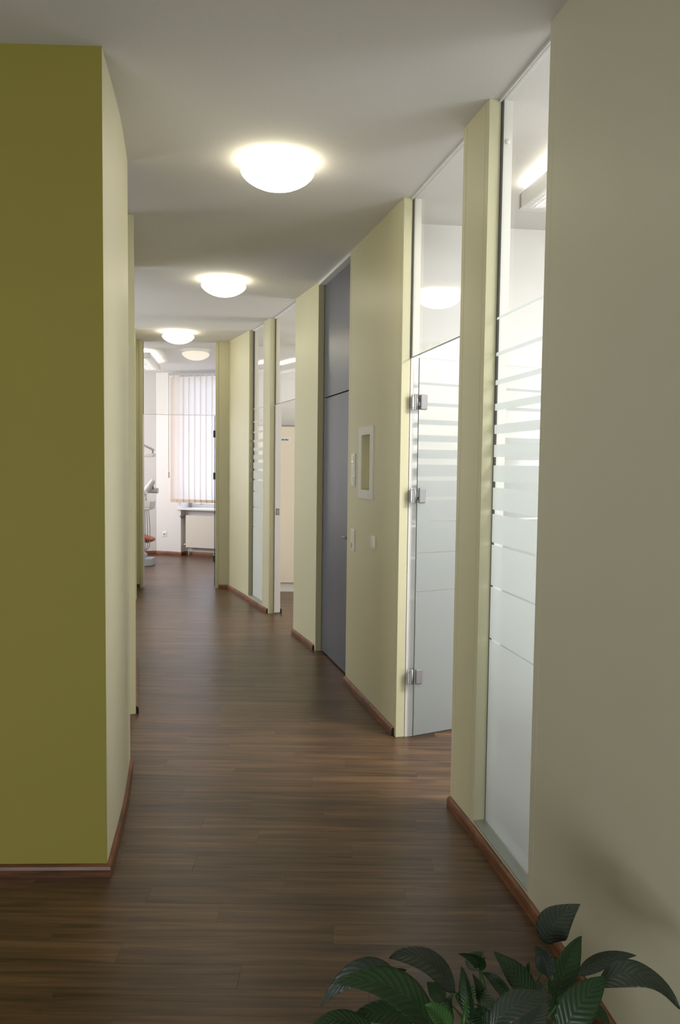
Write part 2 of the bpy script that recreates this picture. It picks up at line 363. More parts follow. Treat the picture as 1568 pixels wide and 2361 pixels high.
# near right wall: smooth curve from beside the viewer to the first glass strip
def spline(P, n=6):
    out = []
    for i in range(len(P)-1):
        p0 = Vector(P[max(i-1, 0)]); p1 = Vector(P[i]); p2 = Vector(P[i+1]); p3 = Vector(P[min(i+2, len(P)-1)])
        for k in range(n):
            t = k/n; out.append(0.5*((2*p1)+(p2-p0)*t+(2*p0-5*p1+4*p2-p3)*t*t+(3*p1-p0-3*p2+p3)*t**3))
    out.append(Vector(P[-1])); return out
def offset(P, d):
    out = []
    for i, p in enumerate(P):
        a = (P[i]-P[i-1]).normalized() if i else (P[1]-P[0]).normalized()
        b = (P[i+1]-P[i]).normalized() if i < len(P)-1 else a
        na, nb = Vector((-a.y, a.x)), Vector((-b.y, b.x)); mm = (na+nb).normalized()
        out.append(p+mm*(d/max(0.3, mm.dot(na))))
    return out
near = spline([(0.83, -3.5), (0.83, -1.5), (0.83, 0.2), (0.817, 1.2), (0.764, 2.037), (0.679, 2.632)], 6)
def curved_wall(name, label, P, mat='cream'):
    front, back = P, offset(P, -HALF); b2, b3 = offset(P, -HALF-0.004), offset(P, -TH)
    o = None
    for nm, f, b, mt in ((name, front, back, mat), ('inner_lining', b2, b3, 'white')):
        mb = MB(); mb.prism([tuple(p) for p in f]+[tuple(p) for p in b[::-1]], 0, H)
        for k, fc in enumerate(mb.f):
            if len(fc) == 4: mb.sm[k] = False
        q = mb.build(nm, mt, o)
        if o is None: o = tag(q, label, 'wall', kind='structure')
        else: q['label'] = 'white lining on the room side'
    return o
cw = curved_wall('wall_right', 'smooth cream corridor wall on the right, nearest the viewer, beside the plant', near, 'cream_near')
s = Seg((0.679, 2.630), R0a)
MB().box(0, s.L, -TH, 0.0005, 0, H).build('edge_trim', 'cream_near', cw, loc=s.loc, rz=s.rz, bevel=0.001, seg=1)
o, sg = wall_seg('wall_right', 'narrow cream wall pier between the tall glass strip and the open frosted door', R0b, R1)
o, sN = wall_seg('wall_right', 'cream wall piece with the white framed niche and switches', R2, R3, hole=(0.592, 0.788, 1.381, 1.734))
niche_wall = o
wall_seg('wall_right', 'pale greenish wall piece just past the grey door', R4, R5, trim0=True, trim1=False)
wall_seg('wall_right', 'slim cream wall pier between the cabinet room doorway and the far glass strip', R6, R7)
far = [Vector(R8), Vector((-1.128, 9.028)), Vector((-1.243, 9.302)), Vector(E4)]
cw = curved_wall('wall_right', 'far curving cream wall piece next to the end room doorway', far)
s = Seg(R8, (-1.128, 9.028)); MB().box(0, 0.034, -HALF, 0.0015, 0, H).build('edge_trim', 'cream', cw, loc=s.loc, rz=s.rz, bevel=0.001, seg=1)
wall_seg('wall_end', 'short olive-cream wall piece right of the end doorway', E4, E2, trim0=False)
wall_seg('wall_end', 'short olive-cream wall piece left of the end doorway', E1, (-2.75, 9.548), trim1=False)
wall('wall_end_room_front', 'room_white', 'white wall between the end room and the rooms on the left', [(-5.5, 9.45), (-2.75, 9.548), (-2.75, 9.648), (-5.5, 9.55)])

# left side
L0, L1, L2 = (-0.856, 2.853), (-1.051, 3.911), (-1.239, 4.744)
lw = spline([(-0.856, 2.857), (-0.945, 3.40), (-1.051, 3.911)], 4)
wall('wall_left', 'cream_light', 'pale cream return wall on the left, beside the olive green wall', [tuple(p) for p in lw]+[(-1.163, 3.89), (-1.05, 3.37), (-0.975, 2.96), (-5.5, 2.80), (-5.5, 2.703)])
wall('wall_left', 'olive', 'big olive green accent wall facing the viewer on the left', [(-0.856, 2.853), (-0.8565, 2.8575), (-5.5, 2.7035), (-5.5, 2.699)])
left2 = [(-1.239, 4.744), (-1.397, 5.35), (-1.553, 5.96)]
l2 = [Vector(p) for p in left2]
back = offset(l2, 0.12)
wl = wall('wall_left', 'cream', 'second cream wall on the left, between the two side openings', [tuple(p) for p in l2]+[tuple(p) for p in back[::-1]])
l3 = [Vector(p) for p in ((-2.27, 8.75), (-2.52, 9.555))]; back3 = offset(l3, 0.12)
wall('wall_left', 'cream', 'last cream wall piece on the left at the corridor end', [tuple(p) for p in l3]+[tuple(p) for p in back3[::-1]])
wall('wall_side_rooms', 'room_white', 'white wall between the two rooms on the left', [(-5.5, 6.15), (-1.72, 6.02), (-1.70, 6.09), (-5.5, 6.25)])
s = Seg(L1, L2)
ft = box(-0.004, 0.001, 0.02, 0.10, 0.6, 2.1)
# glazed side door between the two left wall pieces
dl = tag(empty('door_5', s.loc, s.rz), 'clear glass door in the gap between the two left walls, seen edge-on', 'door', kind='structure')
def glass_slab(name, x0, x1, y0, y1, z0, z1, parent, loc=(0, 0, 0), rz=0):
    mb = MB(); mb.box(x0, x1, y0, y1, z0, z1)
    # faces 2 and 4 are the big y faces
    mb.m = [1, 1, 0, 1, 0, 1]
    o = mb.build(name, ['glass', 'glass_edge'], parent, loc, rz); return o
glass_slab('glass_leaf', 0.01, s.L-0.012, 0.054, 0.062, 0.01, 2.125, dl)
glass_slab('transom_glass', 0.006, s.L-0.006, 0.054, 0.062, 2.137, 2.985, dl)
box(0.0005, 0.006, -0.0025, 0.016, 0.98, 2.12).build('glint_strip', 'lamp_white', dl)  # white strip standing in for a line of reflected light at the wall edge

# ------------------------------------------------------------------ skirting boards
def skirting(name, label, P, mat='skirting', h=0.046, t=0.017):
    P = [Vector(p) for p in P]; o = None
    prof = [(0, 0), (t, 0), (t, h*0.62), (t*0.8, h*0.86), (t*0.35, h), (0, h)]
    rings = [offset(P, max(d, 0.0004)) for d, z in prof]
    mb = MB(); n = len(prof); base = P[0]
    for i in range(len(P)):
        for k, (d, z) in enumerate(prof): mb.v.append((rings[k][i].x-base.x, rings[k][i].y-base.y, z+0.0002))
    for i in range(len(P)-1):
        for k in range(n): j = (k+1) % n; mb.face([i*n+k, (i+1)*n+k, (i+1)*n+j, i*n+j][::-1])
    mb.cur = 1; mb.face([k for k in range(n)]); e = (len(P)-1)*n; mb.face([e+k for k in range(n)][::-1])
    return tag(mb.build(name, [mat, 'black'], loc=(base.x, base.y, 0)), label, 'baseboard', kind='structure')
skirting('baseboard_right', 'red-brown skirting along the near right wall and under the tall glass strip', [p for p in near[6:]]+[Vector(R0a), Vector(R0b), Seg(R0b, R1).pt(0.284)])
skirting('baseboard_right', 'red-brown skirting under the wall piece with the niche', [sN.pt(0.03), sN.pt(sN.L+0.001)])
s4 = Seg(R4, R5); skirting('baseboard_right', 'light brown skirting under the wall just past the grey door', [s4.pt(0.03), s4.pt(s4.L+0.004)])
s6 = Seg(R6, R7); skirting('baseboard_right', 'brown skirting under the far glass strip and round the far corner', [s6.pt(0.03), R7, R8, far[1], far[2], E4, Seg(E4, E2).pt(0.118)])
skirting('baseboard_left', 'brown skirting round the corner of the olive green wall', [tuple(p) for p in lw[::-1]][:-1]+[(-0.856, 2.853), (-5.5, 2.699)])
skirting('baseboard_left', 'brown skirting at the foot of the second left wall', [tuple(p) for p in l2[::-1]])
se1 = Seg(E1, (-2.75, 9.548)); skirting('baseboard_end', 'short brown skirting left of the end doorway', [se1.pt(0.04), se1.pt(0.10)])

# ------------------------------------------------------------------ glazing
K = 2.135/2.1
BANDS = [(0, 0.818), (0.824, 1.033), (1.04, 1.204), (1.214, 1.328), (1.346, 1.434), (1.458, 1.523), (1.556, 1.605), (1.648, 1.684), (1.741, 1.768), (1.842, 1.861), (1.956, 1.970), (2.099, 2.108)]
def frost(x0, x1, y, zmin, zmax, parent, thick=0.0006):
    for a, b in BANDS:
        a, b = max(a*K, zmin), b*K
        if b > zmax: continue
        box(x0, x1, y, y+thick, a, b).build('frost_band', 'frost', parent)
def sidelight(name, label, A, B):
    s = Seg(A, B); L = s.L
    r = tag(empty(name, s.loc, s.rz), label, 'window', kind='structure')
    box(0, L, -TH, -0.001, 0.0, 0.058).build('sill_base', 'cream', r)
    box(0.0, L, -TH, 0.0, 0.0582, 0.062).build('sill', 'sill_metal', r)['label'] = 'grey metal sill plate'
    glass_slab('glass_pane', 0.004, L-0.004, -0.058, -0.050, 0.062, 2.999, r)
    frost(0.006, L-0.006, -0.0496, 0.064, 2.2, r)
    box(0, L, -0.048, -0.040, 2.990, 3.0).build('head_trim', 'white', r)
    gk = MB(); gk.box(0.0, 0.0042, -0.0595, -0.049, 0.062, 2.999); gk.box(L-0.0042, L, -0.0595, -0.049, 0.062, 2.999); gk.build('gasket', 'black', r)
    return r, s
w1, sW1 = sidelight('window_1', 'tall floor to ceiling glass strip with frosted bands, nearest on the right', R0a, R0b)
MB().lathe([(0.0, -0.004), (0.006, -0.004), (0.010, -0.0015), (0.011, 0.0)], 20).build('cover_cap', 'white', w1, (sW1.L-0.0005, -0.079, 2.84)).rotation_euler = (0, PI/2, 0)
sidelight('window_2', 'narrow floor to ceiling glass strip with frosted bands near the corridor end', R7, R8)
def transom(name, label, A, B, z0=2.137, y=-0.058, bright=False):
    s = Seg(A, B); L = s.L
    r = tag(empty(name, s.loc, s.rz), label, 'window', kind='structure')
    glass_slab('glass_pane', 0.003, L-0.003, y, y+0.008, z0, 2.999, r)
    box(0, L, -0.048, -0.040, 2.990, 3.0).build('head_trim', 'white', r)
    gk = MB(); gk.box(0.0, 0.0035, y-0.0015, y+0.0095, z0, 2.999); gk.box(L-0.0035, L, y-0.0015, y+0.0095, z0, 2.999); gk.build('gasket', 'black', r)
    gk = box(0.003, L-0.003, y, y+0.008, z0-0.004, z0).build('lower_edge', 'glass_edge' if not bright else 'white', r)  # the white version paints in the lit look of the end transom's edge
    return r, s
transom('window_3', 'clear glass transom above the open frosted door', R1, R2)
transom('window_4', 'clear glass transom above the cabinet room doorway', R5, R6)
transom('window_5', 'clear glass transom above the end room doorway', E2, E1, 2.12, bright=True)

# open frosted glass door, hung on the far jamb and swung into the room
hx, hy = 0.415, 4.371
dA = (hx, hy); ddir = Vector((0.252, 0.133)).normalized(); dB = (hx+ddir.x*0.90, hy+ddir.y*0.90)
sD = Seg(dA, dB)
door1 = tag(empty('door_1', sD.loc, sD.rz), 'frosted glass door with horizontal clear stripes, standing open into the bright room', 'door', kind='structure')
glass_slab('glass_leaf', 0.014, 0.90, -0.004, 0.004, 0.012, 2.135, door1)
frost(0.0145, 0.899, -0.0047, 0.013, 2.12, door1)
sRv = Seg(R1, R2)
for z in (1.893, 1.376, 0.351):
    hg = box(-0.014, 0.004, -0.002, 0.016, z-0.043, z+0.043).build('hinge', 'steel', door1, bevel=0.002)
    hg['label'] = 'steel hinge body fixed to the white jamb'
    MB().tube([(0.003, 0.0, z-0.042), (0.003, 0.0, z+0.042)], 0.006, 12).build('hinge_pin', 'sill_metal', hg)
    box(-0.026, -0.013, 0.001, 0.006, z-0.043, z+0.043).build('jamb_plate', 'sill_metal', hg, bevel=0.0015)
    for zz in (z-0.033, z+0.033):
        MB().lathe([(0.0, 0.0012), (0.004, 0.001), (0.0045, 0)], 12).build('screw', 'sill_metal', hg, (-0.0195, 0.0008, zz)).rotation_euler = (PI/2, 0, 0)
    cl = MB(); cl.box(0.022, 0.066, -0.014, 0.014, z-0.042, z+0.042); cl.build('hinge_clamp', 'steel', door1, bevel=0.006, seg=3)['label'] = 'rounded brushed steel clamp on the glass'
    box(0.004, 0.022, -0.003, 0.005, z-0.022, z+0.018).build('hinge_bracket', 'black', door1)
# end room glass door, seen on its edge
eA = (-1.552, 9.715); eB = (-1.690, 10.58); sE = Seg(eA, eB)
door4 = tag(empty('door_4', sE.loc, sE.rz), 'glass door of the end room, opened away and seen on its dark green edge', 'door', kind='structure')
glass_slab('glass_leaf', 0.0, 0.87, -0.004, 0.004, 0.012, 2.115, door4)
frost(0.001, 0.869, 0.0042, 0.013, 2.1, door4)
for z in (1.893, 1.376, 0.351):
    box(-0.012, 0.05, -0.010, 0.018, z-0.043, z+0.043).build('hinge', 'glass_edge', door4, bevel=0.003)
# grey door
s3 = Seg(R3, R4); L3 = s3.L
door2 = tag(empty('door_2', s3.loc, s3.rz), 'closed satin blue-grey door reaching the ceiling, with a dark joint below its upper panel', 'door', kind='structure')
box(0.012, L3-0.012, -0.078, -0.050, 0.012, 2.068).build('door_leaf', 'grey_door', door2, bevel=0.0015)
box(0.012, L3-0.012, -0.078, -0.050, 2.078, 2.972).build('upper_panel', 'grey_door', door2, bevel=0.0015)
box(0.0, L3, -0.088, -0.079, 0.0, 2.985).build('rebate', 'black', door2)
box(0.0, L3, -TH, -0.001, 2.976, 3.0).build('head_trim', 'white', door2)
hd = MB(); hd.tube([(0.062, -0.05, 1.02), (0.062, 0.0, 1.02), (0.075, 0.005, 1.02), (0.18, 0.005, 1.02)], 0.009, 12); hd.lathe([(0, 0)], 3)
hd = MB().tube([(0.062, -0.05, 1.02), (0.062, -0.012, 1.02)], 0.009, 12).tube([(0.058, -0.012, 1.02), (0.168, -0.012, 1.02)], 0.0095, 12)
hd.build('door_handle', 'steel', door2)
MB().tube([(0.062, -0.0505, 1.02), (0.062, -0.044, 1.02)], 0.025, 24).build('handle_rose', 'steel', door2)
# cabinet room doorway: pocket door edge in the far jamb
s5 = Seg(R5, R6); L5 = s5.L
door3 = tag(empty('door_3', s5.loc, s5.rz), 'white edge of a sliding door tucked into the cabinet room doorway, with steel latch plate', 'door', kind='structure')
jb = box(L5-0.022, L5-0.001, -0.115, -0.056, 0.012, 2.125).build('door_edge', 'white', door3, bevel=0.001)
pl = box(L5-0.0235, L5-0.022, -0.10, -0.062, 1.015, 1.083).build('latch_plate', 'steel', door3, bevel=0.0006)
box(L5-0.0242, L5-0.0234, -0.088, -0.074, 1.030, 1.066).build('latch_recess', 'sill_metal', pl, bevel=0.003)
box(L5-0.014, L5+0.02, -0.135, -0.116, 0, 0.045).build('skirting_end', 'black', door3)

# ------------------------------------------------------------------ niche, switches
nf = tag(empty('wall_niche', (*sN.pt(0.69, 0), 1.325), sN.rz), 'white framed shallow niche set into the cream wall above the switches', 'niche')
hw, z0, z1 = 0.098, 1.381-1.325, 1.734-1.325
f = MB()
f.box(-0.168, 0.168, 0.0, 0.006, 0, z0); f.box(-0.168, 0.168, 0.0, 0.006, z1, 0.462)
f.box(-0.168, -hw, 0, 0.006, z0, z1); f.box(hw, 0.168, 0, 0.006, z0, z1)
f.build('frame', 'white', nf)
f = MB(); f.box(-hw, hw, -0.0495, -0.045, z0, z1); f.box(-hw-0.002, -hw+0.001, -0.045, 0.0, z0, z1); f.box(hw-0.001, hw+0.002, -0.045, 0, z0, z1)
f.box(-hw, hw, -0.045, 0, z0-0.002, z0+0.001); f.box(-hw, hw, -0.045, 0, z1-0.001, z1+0.002)
f.build('recess', 'cream', nf)['label'] = 'cream inside of the niche'
def switch(name, label, s, x, zc, kinds, cat, pilot=False, out=1, group=None):
    n = len(kinds); h = 0.071*n+0.010
    r = tag(empty(name, (*s.pt(x, 0), zc), s.rz), label, cat, group)
    y = lambda a: out*a
    def bx(x0, x1, y0, y1, a, b): return box(x0, x1, min(y(y0), y(y1)), max(y(y0), y(y1)), a, b)
    bx(-0.0405, 0.0405, 0, 0.009, -h/2, h/2).build('frame', 'plastic', r, bevel=0.004, seg=3)
    for i, k in enumerate(kinds):
        z = h/2-0.005-0.071*(i+0.5)
        if k == 'socket':
            so = bx(-0.0275, 0.0275, 0.008, 0.013, z-0.0275, z+0.0275).build('socket_face', 'plastic', r, bevel=0.003)
            q = MB().tube([(0, y(0.0128), z), (0, y(0.0136), z)], 0.0195, 28).build('socket_well', 'rail', so)
            for dx in (-0.0095, 0.0095): MB().tube([(dx, y(0.0134), z), (dx, y(0.0139), z)], 0.0028, 10).build('pin_hole', 'plastic_dark', so)
        else:
            ro = MB().prism([(-0.0275, y(0.008)), (0.0275, y(0.008)), (0.0275, y(0.014)), (-0.0275, y(0.014))], z-0.0275, z+0.0275).build('rocker', 'plastic', r, bevel=0.003)
            if k == 'pilot': bx(-0.012, 0.012, 0.014, 0.0145, z-0.016, z-0.010).build('pilot_light', 'amber', ro)
            else: bx(-0.003, 0.003, 0.014, 0.0144, z-0.004, z+0.004).build('symbol', 'rail', ro)
    return r
switch('light_switch', 'white three-gang light switch plate left of the niche', sN, 0.985, 1.505, ['pilot', 'rocker', 'rocker'], 'switch')
switch('switch_and_socket', 'white plate with a rocker switch above a socket, low beside the grey door', sN, 0.978, 1.030, ['rocker', 'socket'], 'switch')
switch('light_switch', 'white single rocker switch below the niche', sN, 0.487, 1.063, ['rocker'], 'switch')

# ------------------------------------------------------------------ ceiling lamps
def bowl_lamp(loc, label):
    r = tag(empty('ceiling_lamp', loc), label, 'lamp', 'round glass lamps on the corridor ceiling')
    MB().lathe([(0.0, 0.0), (0.118, 0.0), (0.118, -0.030), (0.0, -0.030)], 48).build('base_ring', 'lamp_white', r)
    prof = [(0.112, -0.024), (0.135, -0.027), (0.158, -0.033), (0.173, -0.041), (0.178, -0.049), (0.1765, -0.057), (0.169, -0.069), (0.153, -0.085), (0.129, -0.101), (0.10, -0.115), (0.065, -0.126), (0.03, -0.132), (0.0005, -0.134)]
    MB().lathe(prof, 56).build('glass_shade', 'bowl', r)['label'] = 'glowing opal glass bowl'
    return r
bowl_lamp((-0.321, 3.891, H), 'nearest and largest of the three glowing round ceiling lamps')
bowl_lamp((-0.949, 6.372, H), 'middle one of the three glowing round ceiling lamps')
bowl_lamp((-1.840, 8.930, H), 'farthest glowing round ceiling lamp, before the end doorway')

def tube_lamp(loc, rz, label, w=0.24, l=1.25, z=2.88):
    r = tag(empty('ceiling_light', loc, rz), label, 'lamp', 'white strip lights in the side rooms')
    z -= loc[2]; top = 2.958-loc[2]
    h = MB()                              # housing: two side rails, two end caps, inner tray; origin at one bottom corner end
    h.box(0, 0.018, 0, l, z, top); h.box(w-0.018, w, 0, l, z, top); h.box(0, w, -0.012, 0.035, z-0.002, top); h.box(0, w, l-0.035, l+0.012, z-0.002, top)
    h.box(0.018, w-0.018, 0.035, l-0.035, top-0.012, top-0.006)
    h.build('housing', 'lamp_white', r, bevel=0.004)
    box(0.02, w-0.02, 0.04, l-0.04, top-0.005, top-0.001).build('uplight_strip', 'tube', r)
    for k in (0.33, 0.67): MB().tube([(w*k, 0.04, z+0.05), (w*k, l-0.04, z+0.05)], 0.008, 10).build('lamp_tube', 'tube', r)
    lv = MB(); n = 46
    for k in range(n): y_ = 0.04+(l-0.08)*k/(n-1); lv.box(0.018, w-0.018, y_-0.001, y_+0.001, z+0.002, z+0.030)
    for k in range(1, 8): x_ = 0.018+(w-0.036)*k/8; lv.box(x_-0.001, x_+0.001, 0.035, l-0.035, z+0.002, z+0.030)
    lv.build('louvre', 'louvre', r)
    for yy in (0.2, l-0.2): box(w/2-0.03, w/2+0.03, yy-0.02, yy+0.02, top-0.002, H-loc[2]).build('mounting_bracket', 'lamp_white', r)
    return r
a = math.atan2(-0.38, 0.067)
# local +y runs from the far end towards the viewer
def orient(v): return math.atan2(-v[0], v[1])
tube_lamp((1.150, 4.225, H), orient((0.165, -0.986)), 'white strip light with a metal louvre, on the ceiling behind the tall glass strip')
tube_lamp((-2.664, 11.66, H), orient((0.132, -0.991)), 'white strip light hanging at the left of the end room ceiling', 0.26, 1.36)
tube_lamp((0.45, 8.9, H), orient((0.1, -1)), 'white strip light out of sight in the cabinet room')

# ------------------------------------------------------------------ end room
W0 = (-3.054, 13.056); W1 = (-2.06, 12.69); sW = Seg(W0, W1)     # local +y points outside
def wbox(*b): return box(*b)
WS0, WS1 = 0.467, 1.95
for lb_, bb in (('white wall of the end room with the socket, left of the blind', (-0.02, WS0, 0, 0.38, 0, H)), ('white wall of the end room right of the window', (WS1, 3.0, 0, 0.38, 0, H)),
               ('recessed white niche wall behind the radiator', (WS0, WS1, 0.12, 0.38, 0, 0.76)), ('white lintel over the end room window', (WS0, WS1, 0, 0.38, 2.90, H))):
    tag(box(*bb).build('wall_window', 'room_white', loc=sW.loc, rz=sW.rz), lb_, 'wall', kind='structure')
wall('wall_far_left', 'room_white', 'white angled wall behind the dental unit in the end room', [W0, (-5.6, 12.37), (-5.6, 12.5), (-3.05, 13.2)])
tag(wbox(0.405, WS1+0.05, -0.045, 0.26, 0.760, 0.788).build('window_sill', 'white', loc=sW.loc, rz=sW.rz, bevel=0.003), 'white window sill above the radiator in the end room', 'sill', kind='structure')
wn = tag(empty('window_6', sW.loc, sW.rz), 'white framed window behind the vertical blind in the end room', 'window', kind='structure')
f = MB()
f.box(WS0, WS0+0.06, 0.26, 0.33, 0.788, 2.9); f.box(WS1-0.06, WS1, 0.26, 0.33, 0.788, 2.9); f.box(WS0, WS1, 0.26, 0.33, 0.788, 0.86); f.box(WS0, WS1, 0.26, 0.33, 2.84, 2.9)
f.box(1.18, 1.24, 0.26, 0.33, 0.86, 2.84); f.box(WS0, WS1, 0.26, 0.33, 2.10, 2.16)
f.build('window_frame', 'white', wn)
for a_, b_ in ((WS0+0.06, 1.18), (1.24, WS1-0.06)):
    for c_, d_ in ((0.86, 2.10), (2.16, 2.84)): glass_slab('pane', a_, b_, 0.292, 0.297, c_, d_, wn)
hnd = MB().box(0.70, 0.715, 0.235, 0.26, 0.845, 0.86); hnd.build('latch', 'steel', wn)
# blind
vb = tag(empty('vertical_blind', (*sW.pt(0.32, -0.12), 0), sW.rz), 'beige vertical slat blind, backlit, hanging in the end room window', 'blind')
box(0.0, 1.72, -0.022, 0.022, 2.935, 2.978).build('rail', 'rail', vb, bevel=0.003)
n = 16; P_ = 0.1055
sl = None
for i in range(n):
    xx = 0.046+0.061+i*P_-(0.018 if i == 0 else 0)
    if sl is None:
        me = MB(); cols = 6
        for k in range(cols+1):
            u = k/cols-0.5; me.v += [(u*0.122, 0.006*(1-4*u*u), 0.0), (u*0.122, 0.006*(1-4*u*u), 2.028)]
        me.smooth = True
        for k in range(cols): me.face([2*k, 2*k+2, 2*k+3, 2*k+1])
        slat_me = me.mesh('slat', 'blind'); hem_me = box(-0.0605, 0.0605, -0.002, 0.007, 0.0, 0.052).mesh('hem_weight', 'blind_hem')
        hk_me = box(-0.004, 0.004, -0.003, 0.003, 2.02, 2.055).mesh('hook', 'rail'); sl = True
    so = bpy.data.objects.new('slat', slat_me); C.objects.link(so); so.parent = vb
    so.location = (xx, 0, 0.888); so.rotation_euler = (0, 0, -0.07 if i else 0.0)
    for nm, mm in (('hem_weight', hem_me), ('hook', hk_me)):
        q = bpy.data.objects.new(nm, mm); C.objects.link(q); q.parent = so
cd_ = MB().tube([(0.006, -0.01, 2.935), (0.006, -0.012, 1.31)], 0.0035, 6); cd_.tube([(0.002, -0.01, 2.3), (-0.012, -0.01, 1.5), (-0.006, -0.01, 1.42), (0.004, -0.01, 1.41)], 0.0015, 6)
cd_.build('pull_cord', 'rail', vb)
MB().lathe([(0.0, -0.05), (0.010, -0.045), (0.007, -0.03), (0.011, -0.01), (0.006, 0.01), (0.011, 0.03), (0.004, 0.05), (0, 0.052)], 12).build('cord_weight', 'hose', vb, (0.006, -0.012, 1.33))
# radiator
rd = tag(empty('radiator', (*sW.pt(0.545, 0.02), 0.14), sW.rz), 'flat warm white panel radiator in the niche under the window', 'radiator')
mb = MB(); mb.box(0, 1.25, 0.0, 0.022, 0, 0.53); mb.build('front_panel', 'radiator', rd, bevel=0.006, seg=2)
mb = MB()
for k in range(31): mb.box(0.02+k*0.04, 0.045+k*0.04, 0.022, 0.062, 0.02, 0.515)
mb.build('convector_fins', 'radiator', rd)
box(0.004, 1.246, 0.062, 0.075, 0.005, 0.525).build('back_panel', 'radiator', rd)
for xx in (0.2, 1.05): box(xx, xx+0.04, 0.075, 0.098, 0.05, 0.45).build('wall_bracket', 'radiator', rd)
MB().tube([(0.0, 0.03, 0.505), (-0.045, 0.03, 0.505)], 0.009, 12).build('valve_pipe', 'steel', rd)
MB().tube([(-0.03, 0.03, 0.51), (-0.045, 0.0, 0.51), (-0.065, -0.03, 0.512), (-0.075, -0.045, 0.512)], [0.018, 0.024, 0.024, 0.020], 16).build('thermostat_knob', 'hose', rd)
MB().tube([(0.005, 0.03, 0.035), (-0.03, 0.03, 0.035)], [0.012, 0.016], 12).build('return_valve', 'skirting', rd)
MB().tube([(-0.028, 0.03, 0.03), (-0.028, 0.03, 0.06)], [0.018, 0.02], 12).build('valve_cap', 'radiator', rd)
MB().tube([(0.03, 0.045, 0.0), (0.03, 0.045, -0.135)], 0.008, 10).build('riser_pipe', 'radiator', rd)
switch('wall_socket', 'single white wall socket left of the radiator in the end room', sW, 0.157, 0.345, ['socket'], 'socket', out=-1)
def sk_room(P, label):
    # left of the path is the room: path runs from right to left
    return skirting('baseboard_end', label, P, h=0.062)
sk_room([sW.pt(WS1, 0.12), sW.pt(WS0, 0.12)], 'red-brown skirting at the back of the radiator niche')
sk_room([sW.pt(WS0, 0.118), sW.pt(WS0, 0), W0, (-5.4, 12.424)], 'red-brown skirting below the wall socket in the end room')

# dental unit: chair with delivery arm, tray, hoses and light
du = tag(empty('dental_unit', (-3.15, 11.7, 0)), 'pale dental treatment unit with hoses, tray and orange seat, left in end room', 'dental unit')
def dp(x, y, z): return (x+3.15, y-11.7, z)
b = MB(); b.prism([dp(-3.9, 11.40, 0)[:2], dp(-2.93, 11.48, 0)[:2], dp(-2.78, 11.58, 0)[:2], dp(-2.78, 11.80, 0)[:2], dp(-3.9, 11.95, 0)[:2]], 0, 0.112); b.build('base_plate', 'stone', du, bevel=0.008)
b = MB(); b.prism_y([(dp(-3.6, 0, 0)[0], 0.112), (dp(-2.90, 0, 0)[0], 0.112), (dp(-2.90, 0, 0)[0], 0.155), (dp(-2.97, 0, 0)[0], 0.21), (dp(-3.15, 0, 0)[0], 0.26), (dp(-3.25, 0, 0)[0], 0.40), (dp(-3.6, 0, 0)[0], 0.40)], -0.20, 0.12); b.build('pedestal', 'stone', du, bevel=0.01)
# seat and backrest
def cushion(name, pts, wdt, th, mat):
    mb = MB(); mb.smooth = True; n = len(pts)
    rows = []
    for i, p in enumerate(pts):
        k = min(1, 0.55+0.45*math.sin(PI*(i+0.5)/n)*1.3); ring = []
        for a_ in range(16):
            an = 2*PI*a_/16; cx_, sx_ = math.cos(an), math.sin(an)
            xx = math.copysign(abs(cx_)**0.35, cx_)*wdt*0.5*k; zz = math.copysign(abs(sx_)**0.6, sx_)*th*0.5
            ring.append(len(mb.v)); mb.v.append((p[0], p[1]+xx, p[2]+zz))
        rows.append(ring)
    for r0, r1 in zip(rows, rows[1:]):
        for a_ in range(16): mb.face([r0[a_], r0[(a_+1) % 16], r1[(a_+1) % 16], r1[a_]])
    mb.face(rows[0][::-1]); mb.face(rows[-1])
    return mb.build(name, mat, du)
cushion('seat', [dp(-4.3, 11.75, 0.52), dp(-3.9, 11.75, 0.49), dp(-3.5, 11.75, 0.50), dp(-3.2, 11.75, 0.485), dp(-3.0, 11.75, 0.435), dp(-2.80, 11.75, 0.375)], 0.4, 0.048, 'orange')['label'] = 'orange upholstered leg rest and seat'
cushion('seat_shell', [dp(-4.2, 11.75, 0.45), dp(-3.9, 11.75, 0.43), dp(-3.4, 11.75, 0.42), dp(-3.0, 11.75, 0.385), dp(-2.86, 11.75, 0.345)], 0.34, 0.03, 'rail')
cushion('backrest', [dp(-4.3, 11.75, 0.56), dp(-4.5, 11.75, 0.72), dp(-4.7, 11.75, 0.90), dp(-4.85, 11.75, 1.05)], 0.42, 0.10, 'orange')
